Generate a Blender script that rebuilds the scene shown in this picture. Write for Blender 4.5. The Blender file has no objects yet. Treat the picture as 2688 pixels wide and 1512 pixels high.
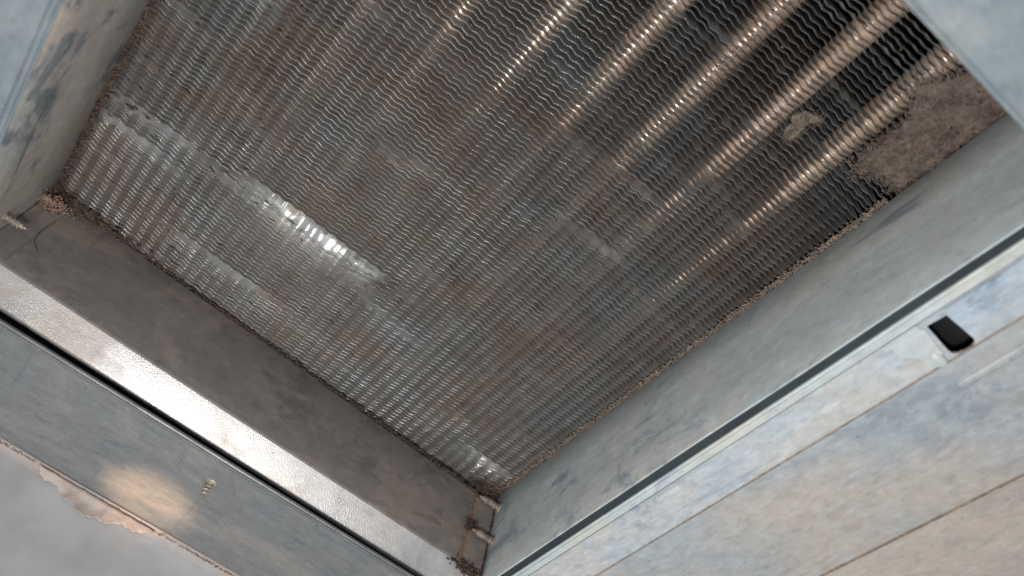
import bpy, bmesh, math, random
import numpy as np
from mathutils import Matrix, Vector

# ------------------------------------------------------------------ camera / light / exposure
S = 0.001                                   # everything below is written in millimetres
scene = bpy.context.scene
COL = scene.collection
rng = np.random.default_rng(7)
random.seed(7)

# world axes: X along the fins, Y along the tubes, Z up into the coil; camera at the origin
CAM_X = Vector((0.7670, -0.6249, 0.1457))   # image right
CAM_Y = Vector((0.5885, 0.5945, -0.5479))   # image down
CAM_Z = Vector((0.2558, 0.5060, 0.8237))    # viewing direction
cd = bpy.data.cameras.new('camera')
cam = bpy.data.objects.new('camera', cd)
COL.objects.link(cam)
cam.matrix_world = Matrix(((CAM_X.x, -CAM_Y.x, -CAM_Z.x, 0), (CAM_X.y, -CAM_Y.y, -CAM_Z.y, 0),
                           (CAM_X.z, -CAM_Y.z, -CAM_Z.z, 0), (0, 0, 0, 1)))
cd.sensor_width = 36.0
cd.lens = 36.0 * 2086.8 / 2688.0
cd.clip_start = 0.005
cd.clip_end = 50
cd.dof.use_dof = True
cd.dof.focus_distance = 0.325
cd.dof.aperture_fstop = 9.0
scene.camera = cam

world = bpy.data.worlds.new('World')
scene.world = world
world.use_nodes = True
bg = world.node_tree.nodes['Background']
bg.inputs[0].default_value = (0.84, 0.92, 1.0, 1)
bg.inputs[1].default_value = 0.40


def lamp(name, kind, loc, target, energy, color, **kw):
    l = bpy.data.lights.new(name, kind)
    l.energy = energy
    l.color = color
    for k, v in kw.items():
        setattr(l, k, v)
    o = bpy.data.objects.new(name, l)
    COL.objects.link(o)
    o.location = Vector(loc) * S
    d = (Vector(target) - Vector(loc)).normalized()
    o.rotation_euler = d.to_track_quat('-Z', 'Y').to_euler()
    return o


lamp('work_light', 'AREA', (28, 34, -60), (40, 130, 263), 0.85, (1.0, 0.95, 0.90), shape='DISK', size=0.04)
lamp('open_side_daylight', 'AREA', (-25, 265, -330), (45, 140, 230), 2.0, (1.0, 0.985, 0.96), shape='DISK', size=0.30)  # softbox added below the opening to simulate broad daylight
lamp('sun_patch_light', 'SPOT', (60, 330, -160), (20, 306, 197), 12.0, (1.0, 0.66, 0.40),
     spot_size=math.radians(7.6), spot_blend=1.0, shadow_soft_size=0.004)

vs = scene.view_settings
vs.view_transform = 'Standard'
vs.look = 'None'
vs.exposure = 0.0
vs.gamma = 1.0
scene.render.engine = 'CYCLES'
scene.cycles.max_bounces = 8
scene.cycles.sample_clamp_indirect = 6.0


# ------------------------------------------------------------------ material helpers
def srgb(r, g, b):
    f = lambda c: (c / 255 / 12.92) if c / 255 <= 0.04045 else ((c / 255 + 0.055) / 1.055) ** 2.4
    return (f(r), f(g), f(b), 1)


class NT:
    def __init__(self, name):
        self.m = bpy.data.materials.new(name)
        self.m.use_nodes = True
        self.t = self.m.node_tree
        self.b = self.t.nodes['Principled BSDF']
        g = self.t.nodes.new('ShaderNodeNewGeometry')
        self.pos = g.outputs['Position']

    def link(self, a, b):
        self.t.links.new(a, b)

    def mapped(self, scale=(1, 1, 1), loc=(0, 0, 0), rot=(0, 0, 0)):
        n = self.t.nodes.new('ShaderNodeMapping')
        n.inputs['Scale'].default_value = scale
        n.inputs['Location'].default_value = loc
        n.inputs['Rotation'].default_value = rot
        self.link(self.pos, n.inputs['Vector'])
        return n.outputs[0]

    def noise(self, scale, detail=4, rough=0.55, vec=None, dist=0.0):
        n = self.t.nodes.new('ShaderNodeTexNoise')
        n.inputs['Scale'].default_value = scale
        n.inputs['Detail'].default_value = detail
        n.inputs['Roughness'].default_value = rough
        n.inputs['Distortion'].default_value = dist
        self.link(vec if vec is not None else self.pos, n.inputs['Vector'])
        return n.outputs['Fac']

    def ramp(self, fac, lo, hi, a=0.0, b=1.0):
        n = self.t.nodes.new('ShaderNodeMapRange')
        n.interpolation_type = 'SMOOTHSTEP'
        n.inputs[1].default_value = lo
        n.inputs[2].default_value = hi
        n.inputs[3].default_value = a
        n.inputs[4].default_value = b
        self.link(fac, n.inputs[0])
        return n.outputs[0]

    def mix(self, fac, a, b):
        n = self.t.nodes.new('ShaderNodeMix')
        n.data_type = 'RGBA'
        for sock, v in ((n.inputs[0], fac), (n.inputs[6], a), (n.inputs[7], b)):
            if hasattr(v, 'is_output'):
                self.link(v, sock)
            else:
                sock.default_value = v
        return n.outputs[2]

    def mul(self, a, b, op='MULTIPLY'):
        n = self.t.nodes.new('ShaderNodeMath')
        n.operation = op
        for i, v in enumerate((a, b)):
            if hasattr(v, 'is_output'):
                self.link(v, n.inputs[i])
            else:
                n.inputs[i].default_value = v
        return n.outputs[0]

    def bump(self, h, dist, strength=1.0, prev=None):
        n = self.t.nodes.new('ShaderNodeBump')
        n.inputs['Strength'].default_value = strength
        n.inputs['Distance'].default_value = dist
        self.link(h, n.inputs['Height'])
        if prev is not None:
            self.link(prev, n.inputs['Normal'])
        self.link(n.outputs[0], self.b.inputs['Normal'])
        return n.outputs[0]

    def out(self, color=None, rough=None, metal=None, spec=None):
        for key, v in (('Base Color', color), ('Roughness', rough), ('Metallic', metal), ('Specular IOR Level', spec)):
            if v is None:
                continue
            if hasattr(v, 'is_output'):
                self.link(v, self.b.inputs[key])
            else:
                self.b.inputs[key].default_value = v
        return self.m


def galvanised(name, base, tan, dark, tan_amt=0.5, dark_amt=0.5, metal=0.3, rough=0.48, grain=0.00005,
               brush=(1, .1, 1), seed=0.0, scale=1.0, grain_scale=1900, mottle=0.3, scratch=0.5, dent=0.0006, smooth=False):
    """weathered galvanised sheet: tan dust clouds, blue-grey smears, brushed streaks, spangle and scratches"""
    n = NT(name)
    off = (seed, seed * 1.7, seed * 0.6)
    soft = tuple(0.4 + 0.6 * b for b in brush)
    v = n.mapped(soft, off)
    vb = n.mapped(brush, off)
    big = n.noise(20 * scale, 3 if smooth else 8, 0.5 if smooth else 0.62, v, 0.5 if smooth else 1.2)
    mid = n.noise(60 * scale, 8, 0.68, v, 0.8)
    c = n.mix(n.mul(n.ramp(big, 0.40 if smooth else 0.46, 0.64 if smooth else 0.58), tan_amt), base, tan)
    dk = n.mul(n.ramp(mid, 0.50, 0.62), n.ramp(n.noise(16 * scale, 4, 0.6, n.mapped(soft, (off[0] + 3, 1, 2)), 0.8), 0.44, 0.58))
    c = n.mix(n.mul(dk, dark_amt), c, dark)
    hi = tuple(min(1, x * 1.55) for x in base[:3]) + (1,)
    lo = tuple(x * 0.55 for x in base[:3]) + (1,)
    m1 = n.noise(260, 6, 0.7, v)
    c = n.mix(n.mul(n.ramp(m1, 0.50, 0.72), mottle), c, hi)
    c = n.mix(n.mul(n.ramp(m1, 0.50, 0.30), mottle), c, lo)
    br = n.noise(420, 4, 0.6, vb)
    c = n.mix(n.mul(n.ramp(br, 0.52, 0.70), mottle * .8), c, hi)
    c = n.mix(n.mul(n.ramp(br, 0.48, 0.30), mottle * .8), c, lo)
    vo = n.t.nodes.new('ShaderNodeTexVoronoi')
    vo.inputs['Scale'].default_value = 330
    n.link(n.pos, vo.inputs['Vector'])
    sep = n.t.nodes.new('ShaderNodeSeparateColor')
    n.link(vo.outputs['Color'], sep.inputs[0])
    c = n.mix(n.mul(sep.outputs[0], mottle * .45), c, hi)
    if scratch:
        gate = n.ramp(n.noise(24, 3, 0.5, n.mapped((1, 1, 1), (seed + 9, 2, 1))), 0.46, 0.60)
        for rot, w in (((0.7, 0.3, 0.5), 0.9), ((-0.4, 0.2, -0.7), 0.7)):
            sv = n.mapped((1.0, 0.07, 0.5), off, rot)
            sc = n.mul(n.ramp(n.noise(150, 3, 0.5, sv, 0.5), 0.62, 0.68), gate)
            c = n.mix(n.mul(sc, scratch * w), c, dark)
    spk = n.ramp(n.noise(520, 2, 0.5, n.mapped((1, 1, 1), (seed + 5, 0, 0))), 0.70, 0.76)
    c = n.mix(n.mul(spk, 0.5), c, tuple(x * .5 for x in dark[:3]) + (1,))
    met = n.mul(n.ramp(big, 0.44, 0.60, 1.0, 0.35), metal)
    rg = n.ramp(mid, 0.3, 0.7, rough - 0.08, rough + 0.14)
    b1 = n.bump(n.noise(grain_scale, 2, 0.5), grain, 1.0)
    n.bump(n.noise(34, 5, 0.5, n.mapped((1, 1, 1), off)), dent, 0.5, b1)
    return n.out(c, rg, met)


M = {}
AX, AY = (.1, 1, 1), (1, .1, 1)                      # rolled along X / along Y
M['right_wall'] = galvanised('galvanised_right_wall', srgb(166, 174, 176), srgb(172, 165, 156), srgb(104, 118, 130), 0.5, 0.85, 0.12, 0.55, seed=1.0, brush=(1, .2, .7), scratch=.75)
M['left_wall'] = galvanised('galvanised_left_wall', srgb(158, 160, 158), srgb(164, 152, 142), srgb(86, 96, 102), 0.85, 0.9, 0.15, 0.52, seed=4.2, brush=(1, .3, .6), scratch=1.0)
M['dark_wall'] = galvanised('galvanised_end_wall', srgb(130, 125, 123), srgb(142, 130, 122), srgb(92, 88, 88), 0.7, 0.6, 0.25, 0.5, seed=2.3, brush=(.35, 1, .8), scale=1.3, scratch=.35)
M['lip'] = galvanised('galvanised_lip', srgb(204, 202, 200), srgb(192, 178, 168), srgb(168, 166, 166), 0.5, 0.4, 0.8, 0.36, grain=0.00009, seed=6.1, grain_scale=2300, brush=(.5, 1, 1), mottle=.18, scratch=.1, dent=.0002)
M['panel_left'] = galvanised('galvanised_lower_left', srgb(112, 114, 115), srgb(122, 116, 110), srgb(84, 91, 96), 0.6, 0.6, 0.35, 0.42, grain=0.00009, seed=3.1, brush=(.25, 1, 1), grain_scale=1800, scratch=.4)
M['panel_blue'] = galvanised('galvanised_right_near', srgb(156, 163, 168), srgb(168, 160, 149), srgb(110, 122, 136), 0.55, 0.95, 0.15, 0.52, seed=8.3, brush=(1, .3, 1), scale=1.5, scratch=.4, mottle=.42)
M['panel_right'] = galvanised('galvanised_right', srgb(142, 148, 152), srgb(162, 150, 137), srgb(110, 119, 128), 0.9, 0.7, 0.12, 0.55, seed=8.9, brush=(1, .4, 1), scale=.8, scratch=.2, mottle=.36, smooth=True)
M['panel_tan'] = galvanised('galvanised_right_far', srgb(156, 152, 147), srgb(168, 154, 140), srgb(130, 130, 130), 0.9, 0.5, 0.1, 0.58, seed=12.4, brush=(1, .25, 1), scratch=.2, smooth=True)
M['panel_top'] = galvanised('galvanised_upper_right', srgb(112, 124, 130), srgb(126, 130, 130), srgb(84, 98, 108), 0.7, 0.9, 0.2, 0.5, seed=5.5, brush=(.6, 1, 1), scale=1.6, scratch=.3)
M['panel_corner'] = galvanised('galvanised_upper_left', srgb(108, 118, 124), srgb(126, 128, 128), srgb(84, 96, 104), 0.6, 0.7, 0.3, 0.5, seed=9.7, brush=(1, .4, 1), scratch=.4)
M['hem'] = galvanised('galvanised_hem', srgb(166, 174, 175), srgb(176, 170, 158), srgb(128, 142, 156), 0.5, 0.7, 0.15, 0.5, seed=7.7, brush=(1, .2, 1), scale=1.6, scratch=.3)
M['pad'] = galvanised('galvanised_pad', srgb(152, 164, 174), srgb(172, 178, 180), srgb(112, 128, 144), 0.6, 0.9, 0.2, 0.5, seed=11.0, scale=3.0, mottle=.4, scratch=.2)


def plain(name, col, rough=0.8, metal=0.0, col2=None, scale=120, bump=0.0):
    n = NT(name)
    c = col
    if col2 is not None:
        c = n.mix(n.ramp(n.noise(scale, 5, 0.6), 0.35, 0.65), col, col2)
    if bump:
        n.bump(n.noise(scale * 4, 4, 0.6), bump, 0.8)
    return n.out(c, rough, metal)


M['void'] = plain('unlit_black', (0.006, 0.007, 0.009, 1), 0.95)  # near-black colour stands in for unlit depth
M['gap'] = plain('painted_gap_shade', srgb(66, 78, 84), 0.8, 0.0, srgb(58, 66, 72), 60)  # dark teal stands in for shade inside the right gap
def paint_material():
    n = NT('grey_painted_steel')
    c = n.mix(n.ramp(n.noise(18, 4), 0.35, 0.65), srgb(166, 168, 170), srgb(146, 147, 150))
    sep = n.t.nodes.new('ShaderNodeSeparateXYZ')
    n.link(n.pos, sep.inputs[0])
    h = n.mul(sep.outputs[2], n.mul(n.noise(40, 5, 0.6), 0.012), 'ADD')
    c = n.mix(n.mul(n.ramp(h, 0.196, 0.2035), 0.75), c, srgb(136, 120, 110))
    return n.out(c, 0.6, 0.0)


M['paint'] = paint_material()
M['lint'] = plain('brown_lint', srgb(108, 99, 98), 0.95, 0.0, srgb(84, 75, 74), 260, 0.0006)
M['lint_grey'] = plain('grey_lint', srgb(134, 124, 110), 0.95, 0.0, srgb(102, 92, 82), 300, 0.0006)
M['fibre'] = plain('lint_fibre', srgb(138, 122, 110), 0.9, 0.0, srgb(94, 80, 72), 200)
M['dirt'] = plain('brown_dirt', srgb(96, 78, 68), 0.95, 0.0, srgb(62, 52, 48), 400, 0.0005)
M['dirt_pale'] = plain('pale_dirt', srgb(142, 128, 114), 0.95, 0.0, srgb(112, 100, 90), 400, 0.0004)
M['dirt_tan'] = plain('tan_rust_dust', srgb(168, 140, 118), 0.95, 0.0, srgb(138, 112, 96), 400, 0.0004)
M['screw'] = plain('dusty_zinc_screw', srgb(164, 152, 140), 0.5, 0.35, srgb(116, 102, 92), 300, 0.0001)
M['film'] = plain('dirty_tape_film', srgb(158, 146, 138), 0.5, 0.0, srgb(136, 122, 114), 90, 0.0003)
M['hair'] = plain('dark_hair', srgb(52, 42, 38), 0.6)


def fin_material():
    n = NT('dusty_aluminium_fin')
    dust = n.ramp(n.noise(26, 6, 0.65, n.mapped((1, 1, .4), (.4, .2, 0))), 0.40, 0.60)
    c = n.mix(dust, srgb(158, 159, 160), srgb(144, 134, 128))
    sp = n.ramp(n.noise(380, 3, 0.6), 0.60, 0.72)
    c = n.mix(n.mul(sp, 0.45), c, srgb(178, 180, 180))
    dk = n.ramp(n.noise(130, 5, 0.65, n.mapped((1, 1, 1), (2, 2, 2))), 0.54, 0.72)
    c = n.mix(n.mul(dk, 0.6), c, srgb(104, 92, 86))
    at = n.t.nodes.new('ShaderNodeAttribute')
    at.attribute_name = 'bend_pale'
    w = n.mul(at.outputs['Fac'], n.ramp(n.noise(110, 5, 0.7), 0.38, 0.52))
    c = n.mix(w, c, srgb(222, 222, 218))  # paler colour where a fin is bent over
    n.bump(n.noise(700, 4, 0.65, n.mapped((.3, 1, 1))), 0.00009, 0.9)
    rg = n.mul(n.ramp(n.noise(90, 3), 0.3, 0.7, 0.34, 0.55), n.ramp(w, 0, 1, 0, 0.24), 'SUBTRACT')
    me_ = n.mul(n.ramp(dust, 0, 1, 0.45, 0.2), n.ramp(w, 0, 1, 0, 0.5), 'ADD')
    return n.out(c, rg, me_)


def edge_material():
    n = NT('bare_aluminium_edge')
    a = n.ramp(n.noise(60, 5, 0.6), 0.36, 0.66)
    c = n.mix(a, srgb(188, 190, 188), srgb(152, 138, 128))
    return n.out(c, n.ramp(n.noise(300, 2), 0.3, 0.7, 0.2, 0.4), 0.75)


def tube_material(name, dusty):
    n = NT(name)
    a = n.ramp(n.noise(220, 5, 0.65), 0.30, 0.66) if dusty else n.ramp(n.noise(160, 5, 0.65), 0.42, 0.72)
    c = n.mix(a, srgb(192, 174, 158), srgb(164, 142, 125))
    n.bump(n.noise(700, 4, 0.6), 0.00010, 0.9)
    return n.out(c, n.ramp(a, 0, 1, 0.26, 0.65), n.ramp(a, 0, 1, 0.5 if dusty else 0.65, 0.05))


M['fin'] = fin_material()
M['edge'] = edge_material()
M['tube'] = tube_material('copper_tube', False)
M['tube_dusty'] = tube_material('dust_coated_tube', True)


# ------------------------------------------------------------------ mesh helpers
def link(name, me, mat=None, parent=None):
    o = bpy.data.objects.new(name, me)
    COL.objects.link(o)
    if mat is not None and me is not None:
        for m in (mat if isinstance(mat, (list, tuple)) else [mat]):
            me.materials.append(m)
    if parent is not None:
        o.parent = parent
    return o


def tag(o, label=None, cat=None, group=None, kind=None):
    if label: o['label'] = label
    if cat: o['category'] = cat
    if group: o['group'] = group
    if kind: o['kind'] = kind
    return o


def empty(name, loc=(0, 0, 0)):
    o = bpy.data.objects.new(name, None)
    COL.objects.link(o)
    o.location = Vector(loc) * S
    o.empty_display_size = 0.01
    return o


def pydata(name, verts, faces, smooth=False):
    me = bpy.data.meshes.new(name)
    me.from_pydata([tuple(c * S for c in v) for v in verts], [], faces)
    if smooth:
        me.polygons.foreach_set('use_smooth', [True] * len(me.polygons))
    me.update()
    return me


def quads_mesh(name, V, Q, mats=None, smooth=False):
    """V (n,3) mm, Q (m,4) ints"""
    me = bpy.data.meshes.new(name)
    me.vertices.add(len(V))
    me.vertices.foreach_set('co', (np.asarray(V, np.float32) * S).ravel())
    me.loops.add(len(Q) * 4)
    me.loops.foreach_set('vertex_index', np.asarray(Q, np.int32).ravel())
    me.polygons.add(len(Q))
    me.polygons.foreach_set('loop_start', np.arange(len(Q), dtype=np.int32) * 4)
    if mats is not None:
        me.polygons.foreach_set('material_index', np.asarray(mats, np.int32))
    if smooth:
        me.polygons.foreach_set('use_smooth', np.ones(len(Q), bool))
    me.update(calc_edges=True)
    return me


def bev_box(name, lo, hi, bevel=0.4, seg=2):
    bm = bmesh.new()
    bmesh.ops.create_cube(bm, size=1)
    for v in bm.verts:
        v.co = Vector([(lo[i] + hi[i]) / 2 + v.co[i] * (hi[i] - lo[i]) for i in range(3)]) * S
    if bevel:
        bmesh.ops.bevel(bm, geom=bm.edges[:], offset=bevel * S, segments=seg, affect='EDGES')
    me = bpy.data.meshes.new(name)
    bm.to_mesh(me)
    bm.free()
    return me


def profile_sheet(name, prof, axis, a, b, n=60, wob=0.0, thick=0.8):
    """sweep an open profile (list of 2D pts) along X ('x': pts are (y,z)) or Y ('y': pts are (x,z)), slightly uneven."""
    ts = np.linspace(a, b, n)
    ph = rng.uniform(0, 6.28, 4)
    V, Q = [], []
    k = len(prof)
    for t in ts:
        w = wob * (math.sin(t * .031 + ph[0]) + .6 * math.sin(t * .083 + ph[1]))
        w2 = wob * .6 * math.sin(t * .05 + ph[2])
        for p in prof:
            V.append((t, p[0] + w, p[1] + w2) if axis == 'x' else (p[0] + w, t, p[1] + w2))
    for i in range(n - 1):
        for j in range(k - 1):
            Q.append((i * k + j, i * k + j + 1, (i + 1) * k + j + 1, (i + 1) * k + j))
    me = quads_mesh(name, V, Q, smooth=False)
    return me


def solidify(o, t, off=1.0):
    m = o.modifiers.new('thickness', 'SOLIDIFY')
    m.thickness = t * S
    m.offset = off
    return o


def poly_plate(name, outer, holes, z0, z1):
    """flat plate with holes, from z0 (underside) to z1"""
    bm = bmesh.new()
    loops = []
    for L in [outer] + holes:
        vs_ = [bm.verts.new((x * S, y * S, z0 * S)) for x, y in L]
        for i in range(len(vs_)):
            loops.append(bm.edges.new((vs_[i], vs_[(i + 1) % len(vs_)])))
    bmesh.ops.triangle_fill(bm, use_beauty=True, use_dissolve=False, edges=loops)
    r = bmesh.ops.extrude_face_region(bm, geom=bm.faces[:])
    for g in r['geom']:
        if isinstance(g, bmesh.types.BMVert):
            g.co.z = z1 * S
    bmesh.ops.recalc_face_normals(bm, faces=bm.faces[:])
    me = bpy.data.meshes.new(name)
    bm.to_mesh(me)
    bm.free()
    return me


def fibres(name, n, place, length, rad, mat, curl=0.6, lift=0.3, flat=0.25, parent=None):
    """a tuft of curved hair-thin fibres; place() -> (x,y,z) mm"""
    V, Q = [], []
    for _ in range(n):
        p = np.array(place(), float)
        L = length * rng.uniform(.4, 1.3)
        a = rng.uniform(0, 6.283)
        d = np.array([math.cos(a), math.sin(a), rng.normal(0, flat)])
        turn = rng.normal(0, curl)
        tl = rng.normal(0, lift)
        r = rad * rng.uniform(.6, 1.3)
        base = len(V)
        steps = 5
        for s in range(steps):
            side = np.cross(d, (0, 0, 1.0))
            side /= np.linalg.norm(side) + 1e-9
            up = np.cross(side, d)
            for q in range(3):
                th = q * 2.094
                V.append(p + r * (math.cos(th) * side + math.sin(th) * up))
            if s:
                b0 = base + (s - 1) * 3
                for q in range(3):
                    Q.append((b0 + q, b0 + (q + 1) % 3, b0 + 3 + (q + 1) % 3, b0 + 3 + q))
            p = p + d * L / (steps - 1)
            ca, sa = math.cos(turn), math.sin(turn)
            d = np.array([d[0] * ca - d[1] * sa, d[0] * sa + d[1] * ca, d[2] + tl * .3])
            d /= np.linalg.norm(d)
    return link(name, quads_mesh(name, V, Q), mat, parent)


def crumbs(name, n, place, size, mat, parent=None):
    """many small irregular lumps of dirt (squashed, jittered octahedra)"""
    V, F = [], []
    dirs = [(1, 0, 0), (-1, 0, 0), (0, 1, 0), (0, -1, 0), (0, 0, 1), (0, 0, -1)]
    tri = [(0, 2, 4), (2, 1, 4), (1, 3, 4), (3, 0, 4), (2, 0, 5), (1, 2, 5), (3, 1, 5), (0, 3, 5)]
    for _ in range(n):
        p = place()
        sx, sy, sz = size[0] * rng.uniform(.4, 1.5), size[1] * rng.uniform(.4, 1.5), size[2] * rng.uniform(.4, 1.5)
        b = len(V)
        for d in dirs:
            j = rng.uniform(.6, 1.3)
            V.append((p[0] + d[0] * sx * j + rng.normal(0, sx * .2), p[1] + d[1] * sy * j + rng.normal(0, sy * .2), p[2] + d[2] * sz * j))
        F += [tuple(b + i for i in t) for t in tri]
    return link(name, pydata(name, V, F, True), mat, parent)


def strand(name, pts, rad, mat, parent=None):
    V, Q = [], []
    P = [np.array(p, float) for p in pts]
    fine = []
    for i in range(len(P) - 1):                      # Catmull-Rom
        p0, p1, p2, p3 = P[max(i - 1, 0)], P[i], P[i + 1], P[min(i + 2, len(P) - 1)]
        for t in np.linspace(0, 1, 7)[:-1]:
            fine.append(.5 * ((2 * p1) + (-p0 + p2) * t + (2 * p0 - 5 * p1 + 4 * p2 - p3) * t * t + (-p0 + 3 * p1 - 3 * p2 + p3) * t ** 3))
    fine.append(P[-1])
    for i, p in enumerate(fine):
        d = fine[min(i + 1, len(fine) - 1)] - fine[max(i - 1, 0)]
        d /= np.linalg.norm(d)
        a = np.cross(d, (0.3, 0.1, 1)); a /= np.linalg.norm(a)
        b = np.cross(a, d)
        for q in range(5):
            th = q * 2 * math.pi / 5
            V.append(p + rad * (math.cos(th) * a + math.sin(th) * b))
        if i:
            b0 = (i - 1) * 5
            for q in range(5):
                Q.append((b0 + q, b0 + (q + 1) % 5, b0 + 5 + (q + 1) % 5, b0 + 5 + q))
    return link(name, quads_mesh(name, V, Q, smooth=True), mat, parent)


# ------------------------------------------------------------------ the setting: added black box above, painted cabinet wall
cav = empty('coil_blackout', (34, 130, 300))  # unseen black box added to keep world light from behind the fins
tag(cav, kind='structure')
for nm, lo, hi in (('blackout_back', (-140, -80, 345), (220, 330, 348)), ('blackout_side', (-140, -80, 286), (-137, 330, 345)),
                   ('blackout_side', (217, -80, 206), (220, 330, 345)), ('blackout_side', (-140, -80, 205), (220, -77, 345)),
                   ('blackout_side', (-140, 327, 216), (220, 330, 345))):
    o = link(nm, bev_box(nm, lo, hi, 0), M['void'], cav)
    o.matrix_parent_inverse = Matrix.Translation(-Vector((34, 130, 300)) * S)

# ------------------------------------------------------------------ coil: fins and tubes
ZF = 263.0
PITCH = 2.1
PER = 5.28
coil = empty('finned_coil', (34, 130, 285))
tag(coil, 'dusty finned coil of wavy aluminium fins filling the sheet metal opening', 'coil')
INV = Matrix.Translation(-Vector((34, 130, 285)) * S)

X0, X1 = -87.0, 153.2
PHASE = 59.4 - 28 * PER                              # samples sit on the corners of the zigzag
us = np.array([PHASE + (k_ + f_) * PER for k_ in range(-2, 60) for f_ in (0, .06, .25, .44, .5, .56, .75, .94)])
us = us[(us > X0) & (us < X1)]
NU = len(us)


def wave(u):
    ph = ((u - 59.4) / PER) % 1.0
    tri = 1 - 4 * np.abs(ph - 0.5)                   # -1..1
    tri = -tri
    return 0.35 * tri


# pushed-over places: fin row at v0 is bent toward +Y by d between ua and ub, the following fins are squeezed
DENTS = [(195.4, -32, 44, 8.0, 4.9), (199.0, -100, -22, 3.4, 3.6), (210, -100, -40, 3.0, 3.0), (239.0, -58, 44, 3.1, 2.6), (209.3, 38, 72, 2.6, 2.6),
         (93.6, 48, 96, 1.3, 3.0), (121.6, 73, 107, 2.4, 2.6), (246.0, 112, 152, 4.2, 2.4), (141.8, 14, 28, 1.7, 2.0),
         (255, -80, -50, 2.2, 2.2), (104, 84, 110, 0.9, 2.5), (73, 88, 118, .8, 2.5), (168, 96, 124, 1.0, 2.5), (180, 40, 66, .9, 2.5),
         (130, -60, -40, 1.6, 2.5), (152, -78, -58, 1.6, 2.2), (224, 60, 86, 1.1, 2.2), (232, 96, 122, 1.5, 2.2)]
for _ in range(80):
    v_ = rng.uniform(15, 258); u_ = rng.uniform(-85, 140)
    DENTS.append((v_, u_, u_ + rng.uniform(6, 30), rng.uniform(.3, 1.3), rng.uniform(1.5, 3)))
phs = rng.uniform(0, 6.283, (6, 3))


def dent(u, v):
    d = np.zeros_like(u)
    for v0, a, b, amp, dec in DENTS:
        k = (v - v0) / PITCH
        if k < -3:
            continue
        t = np.clip((u + 4.5 * math.sin(v * 1.31 + v0) + 2.5 * math.sin(v * .47 + 2 * v0) - a) / (b - a), 0, 1)
        main = v0 == 195.4
        rip = .8 if main else 1.0
        prof = np.sin(np.pi * t) ** (.9 if main else 1.3) * (1 + rip * (.13 * np.sin(u * .9 + v0) + .10 * np.sin(u * .37 + 2 * v0)))
        if k >= 0:
            d += amp * prof * math.exp(-k / dec)
        else:
            d += -0.12 * amp * prof * math.exp(k / .8)
    return d


def lowfreq(u, v):
    return (0.35 * np.sin(u * .021 + v * .045 + phs[0, 0]) + 0.22 * np.sin(u * .055 - v * .11 + phs[1, 0])
            + 0.12 * np.sin(u * .12 + v * .23 + phs[2, 0]))


V_START, V_END = -14.0, 277.0
NF = int((V_END - V_START) / PITCH)
ZR = [22.0, 9.0, 5.2, 2.0, 0.30, 0.0]
for k in range(NF):
    v0 = V_START + k * PITCH
    jit = rng.normal(0, .15)
    own = .10 * np.sin(us * rng.uniform(.05, .12) + rng.uniform(0, 6.28)) + .07 * np.sin(us * rng.uniform(.2, .4) + rng.uniform(0, 6.28))
    if v0 > 185:
        own = own * 1.5
    dd = dent(us, v0)
    base = v0 + lowfreq(us, v0) + wave(us) * (1 - .55 * np.clip((dd - 2.5) / 3.5, 0, 1)) * rng.uniform(.86, 1.12)
    top = .08 * np.sin(us * .3 + rng.uniform(0, 6.28)) + rng.normal(0, .08)
    th = 0.075
    rows = []
    for z in ZR:
        f = max(0.0, 1 - z / 6.0)
        f = f * f * (3 - 2 * f) if f < 1 else 1.0
        vv = base + (jit + own) * f + dd * f
        zz = ZF + z + (top + 0.28 * dd) * f
        rows.append((vv, zz))
    prof = []
    for (vv, zz), t in zip(rows[:-1], (th, th, th, th, th)):
        prof.append((vv - t, zz))
    vv, zz = rows[-1]
    prof.append((vv - .035, zz)); prof.append((vv + .035, zz))
    for (vv, zz), t in zip(rows[-2::-1][:3], (th, th, th)):
        prof.append((vv + t, zz))
    K = len(prof)
    Vt = np.empty((NU, K, 3))
    for j, (vv, zz) in enumerate(prof):
        Vt[:, j, 0] = us
        Vt[:, j, 1] = vv
        Vt[:, j, 2] = zz
    i = np.arange(NU - 1)[:, None] * K
    j = np.arange(K - 1)[None, :]
    Q = np.stack([i + j, i + j + 1, i + K + j + 1, i + K + j], -1)
    mats = np.zeros((NU - 1, K - 1), int)
    mats[:, 4:7] = 1
    me = quads_mesh('fin', Vt.reshape(-1, 3), Q.reshape(-1, 4), mats.ravel())
    wp = np.clip((dd - 2.0) / 3.6, 0, 1)
    at_ = me.attributes.new('bend_pale', 'FLOAT', 'POINT')
    at_.data.foreach_set('value', np.repeat(wp, K).astype(np.float32))
    o = link('fin', me, [M['fin'], M['edge']], coil)
    o.matrix_parent_inverse = INV

# tubes with a small collar at every fin
ang = np.linspace(0, 2 * math.pi, 21)[:-1]
for k in range(-3, 6):
    uc = 0.2 + 25.85 * k
    zc = ZF + 10.1
    ys = np.arange(V_START - 2, V_END + 4, PITCH / 4)
    r = 5.1 + 0.30 * np.cos((ys - V_START) / PITCH * 2 * math.pi) + rng.normal(0, .03, len(ys))
    Vt = np.stack([uc + r[:, None] * np.cos(ang), np.repeat(ys[:, None], 20, 1), zc + r[:, None] * np.sin(ang)], -1)
    n = len(ys)
    i = np.arange(n - 1)[:, None] * 20
    j = np.arange(20)[None, :]
    Q = np.stack([i + j, i + (j + 1) % 20, i + 20 + (j + 1) % 20, i + 20 + j], -1)
    o = link('tube', quads_mesh('tube', Vt.reshape(-1, 3), Q.reshape(-1, 4), smooth=True), M['tube_dusty'] if k >= 4 else M['tube'], coil)
    o.matrix_parent_inverse = INV

# ------------------------------------------------------------------ collar walls below the coil
house = empty('coil_collar', (34, 130, 200))
tag(house, 'galvanised sheet metal collar walls boxing in the coil from below', 'duct collar')
HINV = Matrix.Translation(-Vector((34, 130, 200)) * S)


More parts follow.
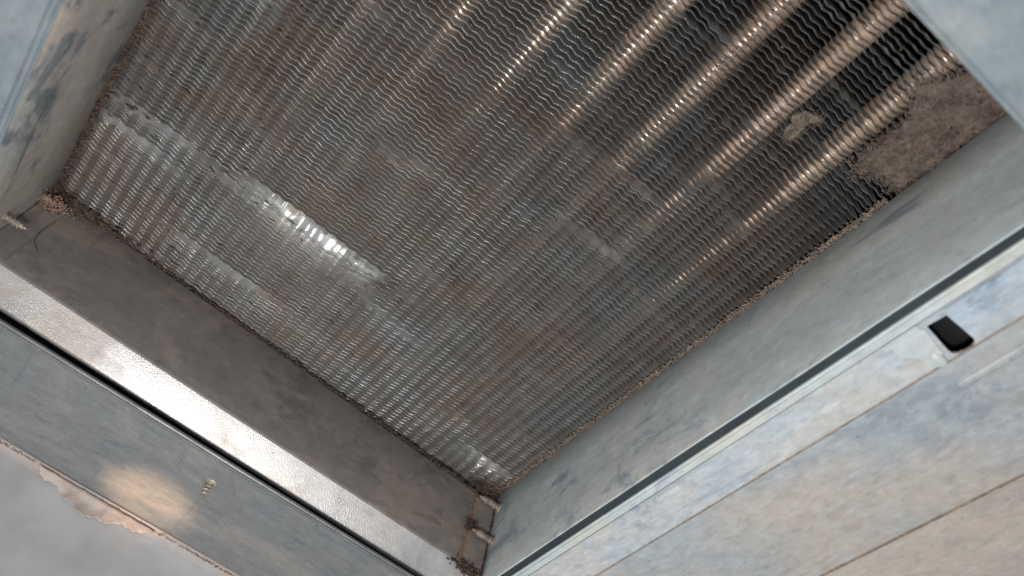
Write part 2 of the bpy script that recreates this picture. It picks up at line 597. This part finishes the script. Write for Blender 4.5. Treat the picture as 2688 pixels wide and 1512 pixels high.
def part(name, me, mat, parent=house, inv=HINV, label=None):
    o = link(name, me, mat, parent)
    o.matrix_parent_inverse = inv
    if label: o['label'] = label
    return o


# wall at +X (right in the picture)
part('side_wall', profile_sheet('side_wall', [(154.6, 262.4), (153.2, 262.6), (152.5, 261.6), (152.5, 245), (152.6, 225), (152.5, 209.4), (152.7, 208.8), (153.0, 208.8)], 'y', -60, 262, 80, .12), M['right_wall'],
     label='blue grey side wall smeared with tan dust')
# wall at -X (left)
part('side_wall', profile_sheet('side_wall', [(-86.2, 263.2), (-84.8, 263.4), (-84.2, 262.4), (-84.2, 240), (-84.3, 220), (-84.2, 206.2), (-84.9, 205.4), (-88, 205.4)], 'y', -60, 262, 80, .15), M['left_wall'],
     label='grey side wall with dark scuff marks')
# wall at +Y (lower left) : its upper edge drops a little to the right
V, Q = [], []
n = 70
prof = [(262.0, 0.6), (260.6, 0.3), (260.2, -.8), (260.2, -16), (260.1, -30)]
for i in range(n):
    t = -90 + 248 * i / (n - 1)
    zt = 264.2 - (t + 84) * 0.036 + .25 * math.sin(t * .05)
    w = .2 * math.sin(t * .03 + 1)
    for y, dz in prof:
        V.append((t, y + w, zt + dz))
    zb = 218.6 - (t + 84) * 0.012
    V.append((t, 260.0 + w, zb + 1.0)); V.append((t, 260.15 + w, zb + .3)); V.append((t, 260.6 + w, zb - .3))
k = len(prof) + 3
for i in range(n - 1):
    for j in range(k - 1):
        Q.append((i * k + j, i * k + j + 1, (i + 1) * k + j + 1, (i + 1) * k + j))
part('end_wall', quads_mesh('end_wall', V, Q, smooth=True), M['dark_wall'], label='dark brown grey end wall coated with dust')
# flared lip below it, turned toward the opening, catches the lamp
V, Q = [], []
for i in range(n):
    t = -90 + 246 * i / (n - 1)
    w = .2 * math.sin(t * .03 + 1)
    zb = 218.6 - (t + 84) * 0.012
    L = [(260.6, zb - .3), (262.2, zb - 2.6), (264.6, zb - 5.8), (267.4, zb - 9.6), (268.4, zb - 10.9), (269.4, zb - 10.8), (270, zb - 9.5)]
    for y, z in L:
        V.append((t, y + w, z))
k = 7
for i in range(n - 1):
    for j in range(k - 1):
        Q.append((i * k + j, i * k + j + 1, (i + 1) * k + j + 1, (i + 1) * k + j))
part('flared_lip', quads_mesh('flared_lip', V, Q, smooth=True), M['lip'], label='bright flared lip of the end wall')
for o in list(house.children):
    if o.name.startswith('side'):
        solidify(o, .6, 1 if o.data.vertices[2].co.x > .1 else -1)
# wall at -Y (hidden behind the near panel, closes the box)
part('end_wall', bev_box('end_wall', (-86, -12, 206), (154, -10.8, 264), .2), M['left_wall'])
# overlapping corner tabs
part('corner_tab', bev_box('corner_tab', (141.2, 258.9, 216), (152.3, 259.9, 253.5), .35), M['dark_wall'])
part('corner_tab', bev_box('corner_tab', (-84.0, 258.7, 219), (-74.5, 259.9, 258.5), .35), M['dark_wall'])
# added strips, coloured dark for the shade in the right and lower left gaps
part('gap_shade_strip', bev_box('gap_shade_strip', (153.3, -60, 205.6), (160, 300, 213), .2), M['gap'])
part('gap_shade_strip', bev_box('gap_shade_strip', (-95, 271.5, 199.5), (154, 276, 224), .3), M['void'])

# ------------------------------------------------------------------ underside panels round the opening
ZP = 197.0
# right panel, with slot
ZQ = 204.0
KQ = ZQ / 197.0
pr = empty('cabinet_plate', (205, 130, ZQ))
tag(pr, 'pale tan and blue sheet metal panel at the right with a dark slot', 'panel', 'sheet metal panels round the opening')
PI_ = Matrix.Translation(-Vector((205, 130, ZQ)) * S)
q = lambda P: [(x * KQ, y * KQ) for x, y in P]
slot = q([(154.2, 47.0), (154.6, 41.1), (166.4, 40.7), (168.0, 41.3), (168.6, 42.6), (168.6, 44.8), (168.2, 46.6), (167.2, 47.8), (165.2, 48.0)])
outer = [(157.4, -60), (174.6, -60), (174.6, 340), (157.4, 340)]
part('sheet', poly_plate('sheet', outer, [slot], ZQ - .2, ZQ + .7), M['panel_blue'], pr, PI_)
part('sheet', bev_box('sheet', (174.9, -60, ZQ - .4), (229.0, 340, ZQ + .5), .25), M['panel_right'], pr, PI_)
part('sheet', bev_box('sheet', (229.2, -60, ZQ + .6), (340, 340, ZQ + 1.6), .25), M['panel_tan'], pr, PI_)
part('hem', bev_box('hem', (153.0, -60, ZQ - 1.0), (157.0, 340, ZQ + 1.3), 0.8, 3), M['hem'], pr, PI_)
pad_pts = q([(152.4, 40.2), (152.4, 30), (152.4, 14), (152.4, -6), (158, -6), (161.5, 10), (162.6, 23), (162.2, 27), (161.7, 30), (162.6, 32.5), (163.8, 34.5), (164.2, 37), (163.4, 39.4), (161, 40.6), (156, 40.6)])
part('raised_pad', poly_plate('raised_pad', pad_pts, [], ZQ - .8, ZQ - .25), M['pad'], pr, PI_)


def ellipsoid(name, c, r, seg=20):
    bm = bmesh.new()
    bmesh.ops.create_uvsphere(bm, u_segments=seg, v_segments=seg // 2, radius=1)
    for v in bm.verts:
        v.co = Vector((c[0] + v.co.x * r[0], c[1] + v.co.y * r[1], c[2] + v.co.z * r[2])) * S
    for f in bm.faces: f.smooth = True
    me = bpy.data.meshes.new(name); bm.to_mesh(me); bm.free()
    return me


part('dimple', ellipsoid('dimple', (166.4 * KQ, 51.6 * KQ, ZQ - .5), (3.2, 1.7, .8)), M['hem'], pr, PI_)
bm = bmesh.new()
bmesh.ops.create_uvsphere(bm, u_segments=20, v_segments=12, radius=1)
for v in bm.verts:
    y = v.co.y
    v.co = Vector((178.2 * KQ + v.co.x * 1.8, (54 if y > 0 else -40) + y * 2.0, ZQ - .4 + v.co.z * 1.0)) * S
for f in bm.faces: f.smooth = True
me = bpy.data.meshes.new('bead'); bm.to_mesh(me); bm.free()
part('bead', me, M['panel_right'], pr, PI_)
cp = q([(152.8, 58.5), (153.4, 52), (154.2, 48.0), (158, 48.4), (164.6, 49.6), (168.6, 51), (168.8, 53), (166.2, 54.6), (162, 55.2), (158.5, 58.6)])
part('curled_tab', poly_plate('curled_tab', cp, [], ZQ - .55, ZQ - .22), M['hem'], pr, PI_)
part('tab', bev_box('tab', (157.2, 50.4, ZQ - .6), (159.6, 62.5, ZQ - .25), .15), M['hem'], pr, PI_)
part('slot_blackout', bev_box('slot_blackout', (161, -70, 213), (340, 345, 215), 0), M['void'], pr, PI_)  # black sheet added above the slot to block world light
part('rust_seam', bev_box('rust_seam', (228.5, -60, ZQ - .75), (229.7, 340, ZQ + .5), .15), M['dirt_pale'], pr, PI_)
part('rust_seam', bev_box('rust_seam', (174.4, -60, ZQ - .3), (175.0, 340, ZQ + .3), 0), M['dirt_pale'], pr, PI_)

# lower-left panel
pl = empty('cabinet_plate', (30, 292, ZP))
tag(pl, 'blue grey sheet metal panel at lower left with a screw tip and warm light patch', 'panel', 'sheet metal panels round the opening')
PL = Matrix.Translation(-Vector((30, 292, ZP)) * S)
part('sheet', bev_box('sheet', (-140, 262.6, ZP - .1), (146.2, 322, ZP + .8), .25), M['panel_left'], pl, PL)
part('hem', bev_box('hem', (-140, 259.6, ZP - .9), (146.2, 262.4, ZP + 1.4), .85, 3), M['panel_left'], pl, PL)
# corner panel at far left
pc = empty('cabinet_plate', (-110, 100, ZP))
tag(pc, 'dark blue grey sheet metal panel in the upper left corner of the picture', 'panel', 'sheet metal panels round the opening')
PC = Matrix.Translation(-Vector((-110, 100, ZP)) * S)
part('sheet', bev_box('sheet', (-200, -120, ZP - .1), (-84.5, 259.2, ZP + .8), .25), M['panel_corner'], pc, PC)
part('hem', bev_box('hem', (-84.4, -120, ZP - .3), (-82.0, 259.2, ZP + 1.0), .7, 3), M['panel_corner'], pc, PC)
# upper-right panel
pt = empty('cabinet_plate', (90, -60, ZP))
tag(pt, 'pale blue sheet metal panel cutting across the upper right corner of the coil', 'panel', 'sheet metal panels round the opening')
PT = Matrix.Translation(-Vector((90, -60, ZP)) * S)
part('sheet', bev_box('sheet', (-84.2, -140, ZP - .1), (146.2, -4.6, ZP + .8), .25), M['panel_top'], pt, PT)
part('hem', bev_box('hem', (-84.2, -4.5, ZP - .4), (146.2, -3.0, ZP + 1.0), .6, 3), M['panel_top'], pt, PT)

# painted cabinet wall below the lower-left panel
cw = link('cabinet_wall', profile_sheet('cabinet_wall', [(319.6, ZP - .35), (322.0, ZP - .6), (323.6, ZP - 1.6), (324.6, ZP - 3.4), (325.6, ZP - 7), (327, ZP - 14), (334, ZP - 60), (345, ZP - 140)], 'x', -140, 150, 60, .25), M['paint'])
cw.data.polygons.foreach_set('use_smooth', [True] * len(cw.data.polygons))
solidify(cw, .8, 0)
tag(cw, 'smooth grey painted cabinet wall at the lower left corner', 'wall', kind='structure')


# ------------------------------------------------------------------ screws
def screw_mesh(L=11.0, r=1.9, pitch=1.55):
    seg, V, Q = 16, [], []
    nz = int(L / pitch * 8)
    for i in range(nz + 1):
        z = L * i / nz
        for s in range(seg):
            a = 2 * math.pi * s / seg
            ph = (z / pitch - s / seg) % 1.0
            crest = max(0.0, 1 - abs(ph - .5) * 2.6)
            core = r * .62
            tip = min(1.0, (L - z) / 3.6) ** .75 if z > L - 3.6 else 1.0
            rr = (core + (r - core) * crest) * max(tip, .04)
            V.append((rr * math.cos(a), rr * math.sin(a), z))
    for i in range(nz):
        for s in range(seg):
            Q.append((i * seg + s, i * seg + (s + 1) % seg, (i + 1) * seg + (s + 1) % seg, (i + 1) * seg + s))
    return quads_mesh('thread', V, Q, smooth=False)


def washer_mesh(r0=1.6, r1=2.7, h=.35):
    V, Q = [], []
    pr_ = [(r0, -.2), (r0, h), (r0 + .35, h + .12), (r1 - .2, h * .6), (r1, -.2)]
    for s in range(18):
        a = 2 * math.pi * s / 18
        j = 1 + .06 * math.sin(3 * a + 1)
        for r, z in pr_:
            V.append((r * j * math.cos(a), r * j * math.sin(a), z))
    for s in range(18):
        for q in range(4):
            Q.append((s * 5 + q, s * 5 + q + 1, ((s + 1) % 18) * 5 + q + 1, ((s + 1) % 18) * 5 + q))
    return quads_mesh('burr', V, Q, smooth=True)


def screw(loc, direction, label, L=11.0, r=1.9):
    e = empty('sheet_metal_screw', loc)
    e.rotation_euler = Vector(direction).to_track_quat('Z', 'Y').to_euler()
    tag(e, label, 'screw', 'screw tips poking through the sheet metal')
    link('thread', screw_mesh(L, r), M['screw'], e)
    link('burr', washer_mesh(r * .8, r * 1.4), M['screw'], e)
    return e


screw((-84.1, 250.5, 229.6), (1, .02, .1), 'dusty threaded screw tip at the left edge above the brown end wall', 8.6, 1.8)
screw((-84.1, 252.5, 251.2), (1, .03, .12), 'dirt caked screw tip in the left corner just under the coil', 8.0, 1.7)
screw((152.4, 256.9, 252.4), (-1, .0, .0), 'pale threaded screw tip in the bottom corner just under the coil', 11.0, 2.1)
screw((152.4, 256.9, 232.8), (-1, .0, .01), 'pale threaded screw tip in the bottom corner, lower of the two', 11.0, 2.1)
screw((34, 276, ZP - .1), (-.02, .05, -1), 'brassy screw tip hanging from the lower left panel', 8.0, 1.75)

# ------------------------------------------------------------------ lint, dirt and hair
LP = [(125.8, 8.9), (130.4, 3.6), (132.0, -.8), (134, -9), (154, -9), (152.4, 3.8), (152.2, 13.2), (152.2, 23.3), (151.4, 36), (146.7, 33.2), (142.0, 36.9), (134.3, 40.0), (132.6, 36.5), (133.9, 29.8), (132.7, 23.6), (133.0, 18.0), (129.0, 13.1)]


def inside(x, y, P):
    c = False
    j = len(P) - 1
    for i in range(len(P)):
        if (P[i][1] > y) != (P[j][1] > y) and x < (P[j][0] - P[i][0]) * (y - P[i][1]) / (P[j][1] - P[i][1]) + P[i][0]:
            c = not c
        j = i
    return c


def sample(P, z, dz):
    xs = [p[0] for p in P]; ys = [p[1] for p in P]
    while True:
        x, y = rng.uniform(min(xs), max(xs)), rng.uniform(min(ys), max(ys))
        if inside(x, y, P):
            return (x, y, z + rng.normal(0, dz))


def mat_of_lint(name, P, z, h, mat, step=.55, edge=2.2):
    """lumpy felt sheet over polygon P, thinning towards a ragged rim"""
    xs = np.arange(min(p[0] for p in P) - 1, max(p[0] for p in P) + 1, step)
    ys = np.arange(min(p[1] for p in P) - 1, max(p[1] for p in P) + 1, step)
    idx, V, F = {}, [], []
    ph = rng.uniform(0, 6.28, 8)

    def hgt(x, y):
        return h * (.5 + .28 * math.sin(x * .9 + ph[0] + .8 * math.sin(y * .5)) * math.sin(y * .8 + ph[1]) + .2 * math.sin(x * 2.3 + y * 1.7 + ph[2]) + .2 * math.sin(y * 2.9 - x * 1.3 + ph[3])) + rng.normal(0, h * .10)
    for i, x in enumerate(xs):
        for j, y in enumerate(ys):
            xx, yy = x + 1.1 * math.sin(y * 1.1 + ph[4]) * .6 + rng.normal(0, .12), y + rng.normal(0, .12) + .5 * math.sin(x * 1.3)
            if inside(xx, yy, P) and rng.random() > .03:
                idx[i, j] = len(V)
                V.append((xx, yy, z - hgt(x, y)))
    for (i, j), a in idx.items():
        q = [idx.get((i + 1, j)), idx.get((i + 1, j + 1)), idx.get((i, j + 1))]
        if None not in q:
            F.append((a, q[2], q[1], q[0]))
    return link(name, pydata(name, V, F, True), mat)


lm = mat_of_lint('lint_mat', LP, 263.0, .8, M['lint'])
tag(lm, 'brown felted lint mat covering the fins in the upper right corner', 'lint', kind='stuff')
f = fibres('lint_fibres', 2400, lambda: sample(LP, 262.0, .35), 5.0, .06, M['fibre'], .35, .2, .12)
tag(f, 'loose tan fibres matted over the brown lint in the upper right corner', 'lint', kind='stuff')
LB = [(133.8, 36.5), (134.9, 29.5), (137.5, 21.3), (141.3, 16.6), (145.1, 16.9), (148.4, 21.6), (149.0, 29.7), (149.4, 34.1), (142.0, 34.9)]
lm2 = mat_of_lint('lint_mat', LB, 262.3, .6, M['lint_grey'])
tag(lm2, 'grey green lint wad lying beside the right side wall', 'lint', kind='stuff')
LC = [(105.0, 41.0), (107.1, 37.6), (110.3, 36.2), (113.1, 35.8), (114.4, 37.1), (111.4, 39.8), (111.6, 41.9), (112.3, 44.4), (112.2, 47.0), (110.7, 48.8), (108.4, 48.3), (107.4, 46.0), (106.9, 43.4)]
lm3 = mat_of_lint('lint_clump', LC, 263.2, .6, M['lint_grey'], .35)
tag(lm3, 'small grey lint clump stuck on the fins left of the brown lint mat', 'lint', kind='stuff')
f = fibres('lint_fibres', 900, lambda: sample(LB, 261.7, .3), 5.0, .06, M['lint_grey'], .3, .2, .1)
tag(f, 'straw grey fibres on the lint wad beside the right side wall', 'lint', kind='stuff')
d = crumbs('lint_scatter', 900, lambda: (lambda p: (p[0] + rng.normal(-1.5, 2.6), p[1] + rng.normal(1, 2.2), p[2]))(sample(LP, 263.3, .35)), (.7, .4, .35), M['lint'])
tag(d, 'loose lint crumbs between the fins round the brown lint mat', 'lint', kind='stuff')
f = fibres('lint_clump_fibres', 420, lambda: sample(LC, 262.2, .3), 2.4, .04, M['lint_grey'], .5, .3, .2)
tag(f, 'short fuzzy fibres of the small grey lint clump', 'lint', kind='stuff')

# dirt along the foot of each wall, against the coil
def along(p, q, spread, curve=None):
    t = rng.random()
    return tuple(p[i] + (q[i] - p[i]) * t + rng.normal(0, spread[i]) for i in range(3))


d = crumbs('dirt_seam', 3800, lambda: along((-84.3, -5, 262.2), (-83.2, 255, 262.2), (.8, 0, .5)), (.45, .5, .3), M['dirt'])
tag(d, 'brown crusty dirt along the left edge of the coil', 'dirt', kind='stuff')
f = fibres('dirt_fibres', 520, lambda: along((-83.8, 90, 261.8), (-82.6, 256, 261.6), (.9, 0, .5)), 6, .045, M['fibre'], .4, .3, .25)
tag(f, 'tan hairs caught along the left edge of the coil', 'lint', kind='stuff')
d = crumbs('dirt_seam', 4200, lambda: along((151.8, 40, 261.9), (151.8, 258, 261.9), (.75, 0, .45)), (.34, .45, .26), M['dirt_pale'])
tag(d, 'pale dust packed along the right edge of the coil', 'dirt', kind='stuff')
d = crumbs('dirt_seam', 900, lambda: (lambda t: (t, 259.6 + rng.normal(0, .35), 264.0 - (t + 84) * .036 + rng.normal(0, .35)))(rng.uniform(-84, 150)), (.9, .45, .4), M['dirt'])
tag(d, 'dark dirt along the top edge of the brown end wall', 'dirt', kind='stuff')
d = crumbs('dirt_wad', 420, lambda: (-84 + abs(rng.normal(0, 14)), 257.8 + rng.normal(0, 1.4), 261.6 + rng.normal(0, .9)), (1.0, .8, .6), M['dirt'])
tag(d, 'brown dirt wad filling the left corner of the coil', 'dirt', kind='stuff')
f = fibres('dirt_wad_fibres', 420, lambda: (-84 + abs(rng.normal(0, 15)), 257.5 + rng.normal(0, 1.5), 260.4 + rng.normal(0, 1.2)), 7, .05, M['fibre'], .3, .4, .4)
tag(f, 'tangled tan hairs over the dirt wad in the left corner', 'lint', kind='stuff')
d = crumbs('corner_rust', 700, lambda: (lambda t: (141.2 + rng.normal(0, .9) - t * .8, 258.9, 252 - 36 * t))(rng.random()), (.22, .12, .35), M['dirt_tan'])
tag(d, 'tan rust line down the edge of the corner tab', 'dirt', kind='stuff')
d = crumbs('corner_dirt', 380, lambda: along((152.1, 258.2, 258), (152.1, 258.4, 214), (.35, .3, 0)), (.2, .2, .4), M['dirt'])
tag(d, 'brown dirt down the seam of the bottom corner', 'dirt', kind='stuff')
d = crumbs('corner_clod', 260, lambda: (145 + rng.normal(0, 3.2), 258.8 + rng.normal(0, .9), 214.5 + rng.normal(0, 1.3)), (.8, .6, .6), M['dirt'])
tag(d, 'dark clod of dirt where the bright lip meets the corner', 'dirt', kind='stuff')
d = crumbs('screw_nest', 260, lambda: (144 + rng.normal(0, 3.6), 257.8 + rng.normal(0, .9), 258.4 + rng.normal(0, 1.4)), (.7, .5, .5), M['dirt'])
tag(d, 'dark dirt nest above the upper screw in the bottom corner', 'dirt', kind='stuff')
f = fibres('screw_nest_fibres', 150, lambda: (146 + rng.normal(0, 3.6), 256.8 + rng.normal(0, 1.2), 259.4 + rng.normal(0, 1.4)), 6, .045, M['fibre'], .4, .4, .4)
tag(f, 'fine hairs round the screws in the bottom corner', 'lint', kind='stuff')
d = crumbs('screw_nest', 300, lambda: (141.6 + rng.normal(0, 1.6), 257.9 + rng.normal(0, .7), 235.6 + rng.normal(0, 1.6)), (.35, .3, .35), M['dirt'])
tag(d, 'ring of dark dirt round the lower screw in the bottom corner', 'dirt', kind='stuff')
d = crumbs('screw_nest', 500, lambda: (-80 + rng.normal(0, 3.5), 254 + rng.normal(0, 1.6), 252.5 + rng.normal(0, 1.6)), (.5, .4, .4), M['dirt_tan'])
tag(d, 'tan dirt caked over the screw in the left corner', 'dirt', kind='stuff')
# dust plugs between fins
d = crumbs('dust_plugs', 220, lambda: (-84 + abs(rng.normal(0, 46)), rng.uniform(60, 262), 264.3 + rng.normal(0, .35)), (1.9, .7, .5), M['dirt'])
tag(d, 'brown dust plugs packed between the fins on the left', 'dust', kind='stuff')
d = crumbs('dust_specks', 500, lambda: (rng.uniform(-80, 150), rng.uniform(5, 255), 263.5 + rng.normal(0, .3)), (.35, .25, .25), M['dirt_pale'])
tag(d, 'pale dust specks scattered over the fins', 'dust', kind='stuff')

# hairs
hs = strand('hair_strand', [(-73, 255.5, 246), (-74, 256.5, 240), (-73, 257.5, 234), (-69.5, 258, 231)], .11, M['hair'])
tag(hs, 'single dark curved hair lying on the brown end wall', 'hair')
hs = strand('hair_strand', [(24, 325, 193.5), (30, 326, 189), (40, 328, 184), (46, 330, 178), (54, 330, 174)], .13, M['hair'])
tag(hs, 'long dark hair trailing from the torn tape on the grey wall', 'hair')
hs = strand('hair_strand', [(23, 325.2, 193), (25, 326.4, 187), (29, 328, 181), (36, 330, 175)], .10, M['hair'])
tag(hs, 'short hair looping down beside the long hair on the grey wall', 'hair')

# torn tape film at the crease of the painted wall
top = [(-36, 321.6, 196.2), (-24, 322.0, 196.2), (-12, 321.8, 196.2), (0, 322.0, 196.2), (12, 322, 196.2), (22, 322, 196.2), (30, 322, 196.2)]
V, F = [], []
nu, nv = 120, 9
for i in range(nu):
    t = i / (nu - 1)
    x = -22 + 52 * t
    Ld = 7.5 * math.sin(math.pi * t) ** .55 * (.8 + .2 * math.sin(x * .19 + 1)) + .5 * math.sin(x * .62) + .25 * math.sin(x * 1.9 + 2) + .1
    for j in range(nv):
        s = j / (nv - 1)
        drop = Ld * s
        y = 321.0 + 3.0 * (1 - math.exp(-drop / 2.2)) + drop * .16
        z = ZP - 1.5 - drop * .9 - .5 * math.sin(s * 3.14)
        V.append((x + .2 * math.sin(s * 5 + x), y - .45 + .12 * math.sin(x * .9 + s * 4), z))
for i in range(nu - 1):
    for j in range(nv - 1):
        F.append((i * nv + j, i * nv + j + 1, (i + 1) * nv + j + 1, (i + 1) * nv + j))
fo = link('tape_film', pydata('tape_film', V, F, True), M['film'])
solidify(fo, .15)
tag(fo, 'torn brown tape film peeling from the crease above the grey wall', 'tape')
d = crumbs('crease_dirt', 1600, lambda: (rng.uniform(-60, 110), 321.4 + rng.normal(0, .5), ZP - .8 + rng.normal(0, .2)), (.5, .3, .16), M['dirt_pale'])
tag(d, 'tan dirt along the crease between the lower left panel and grey wall', 'dirt', kind='stuff')
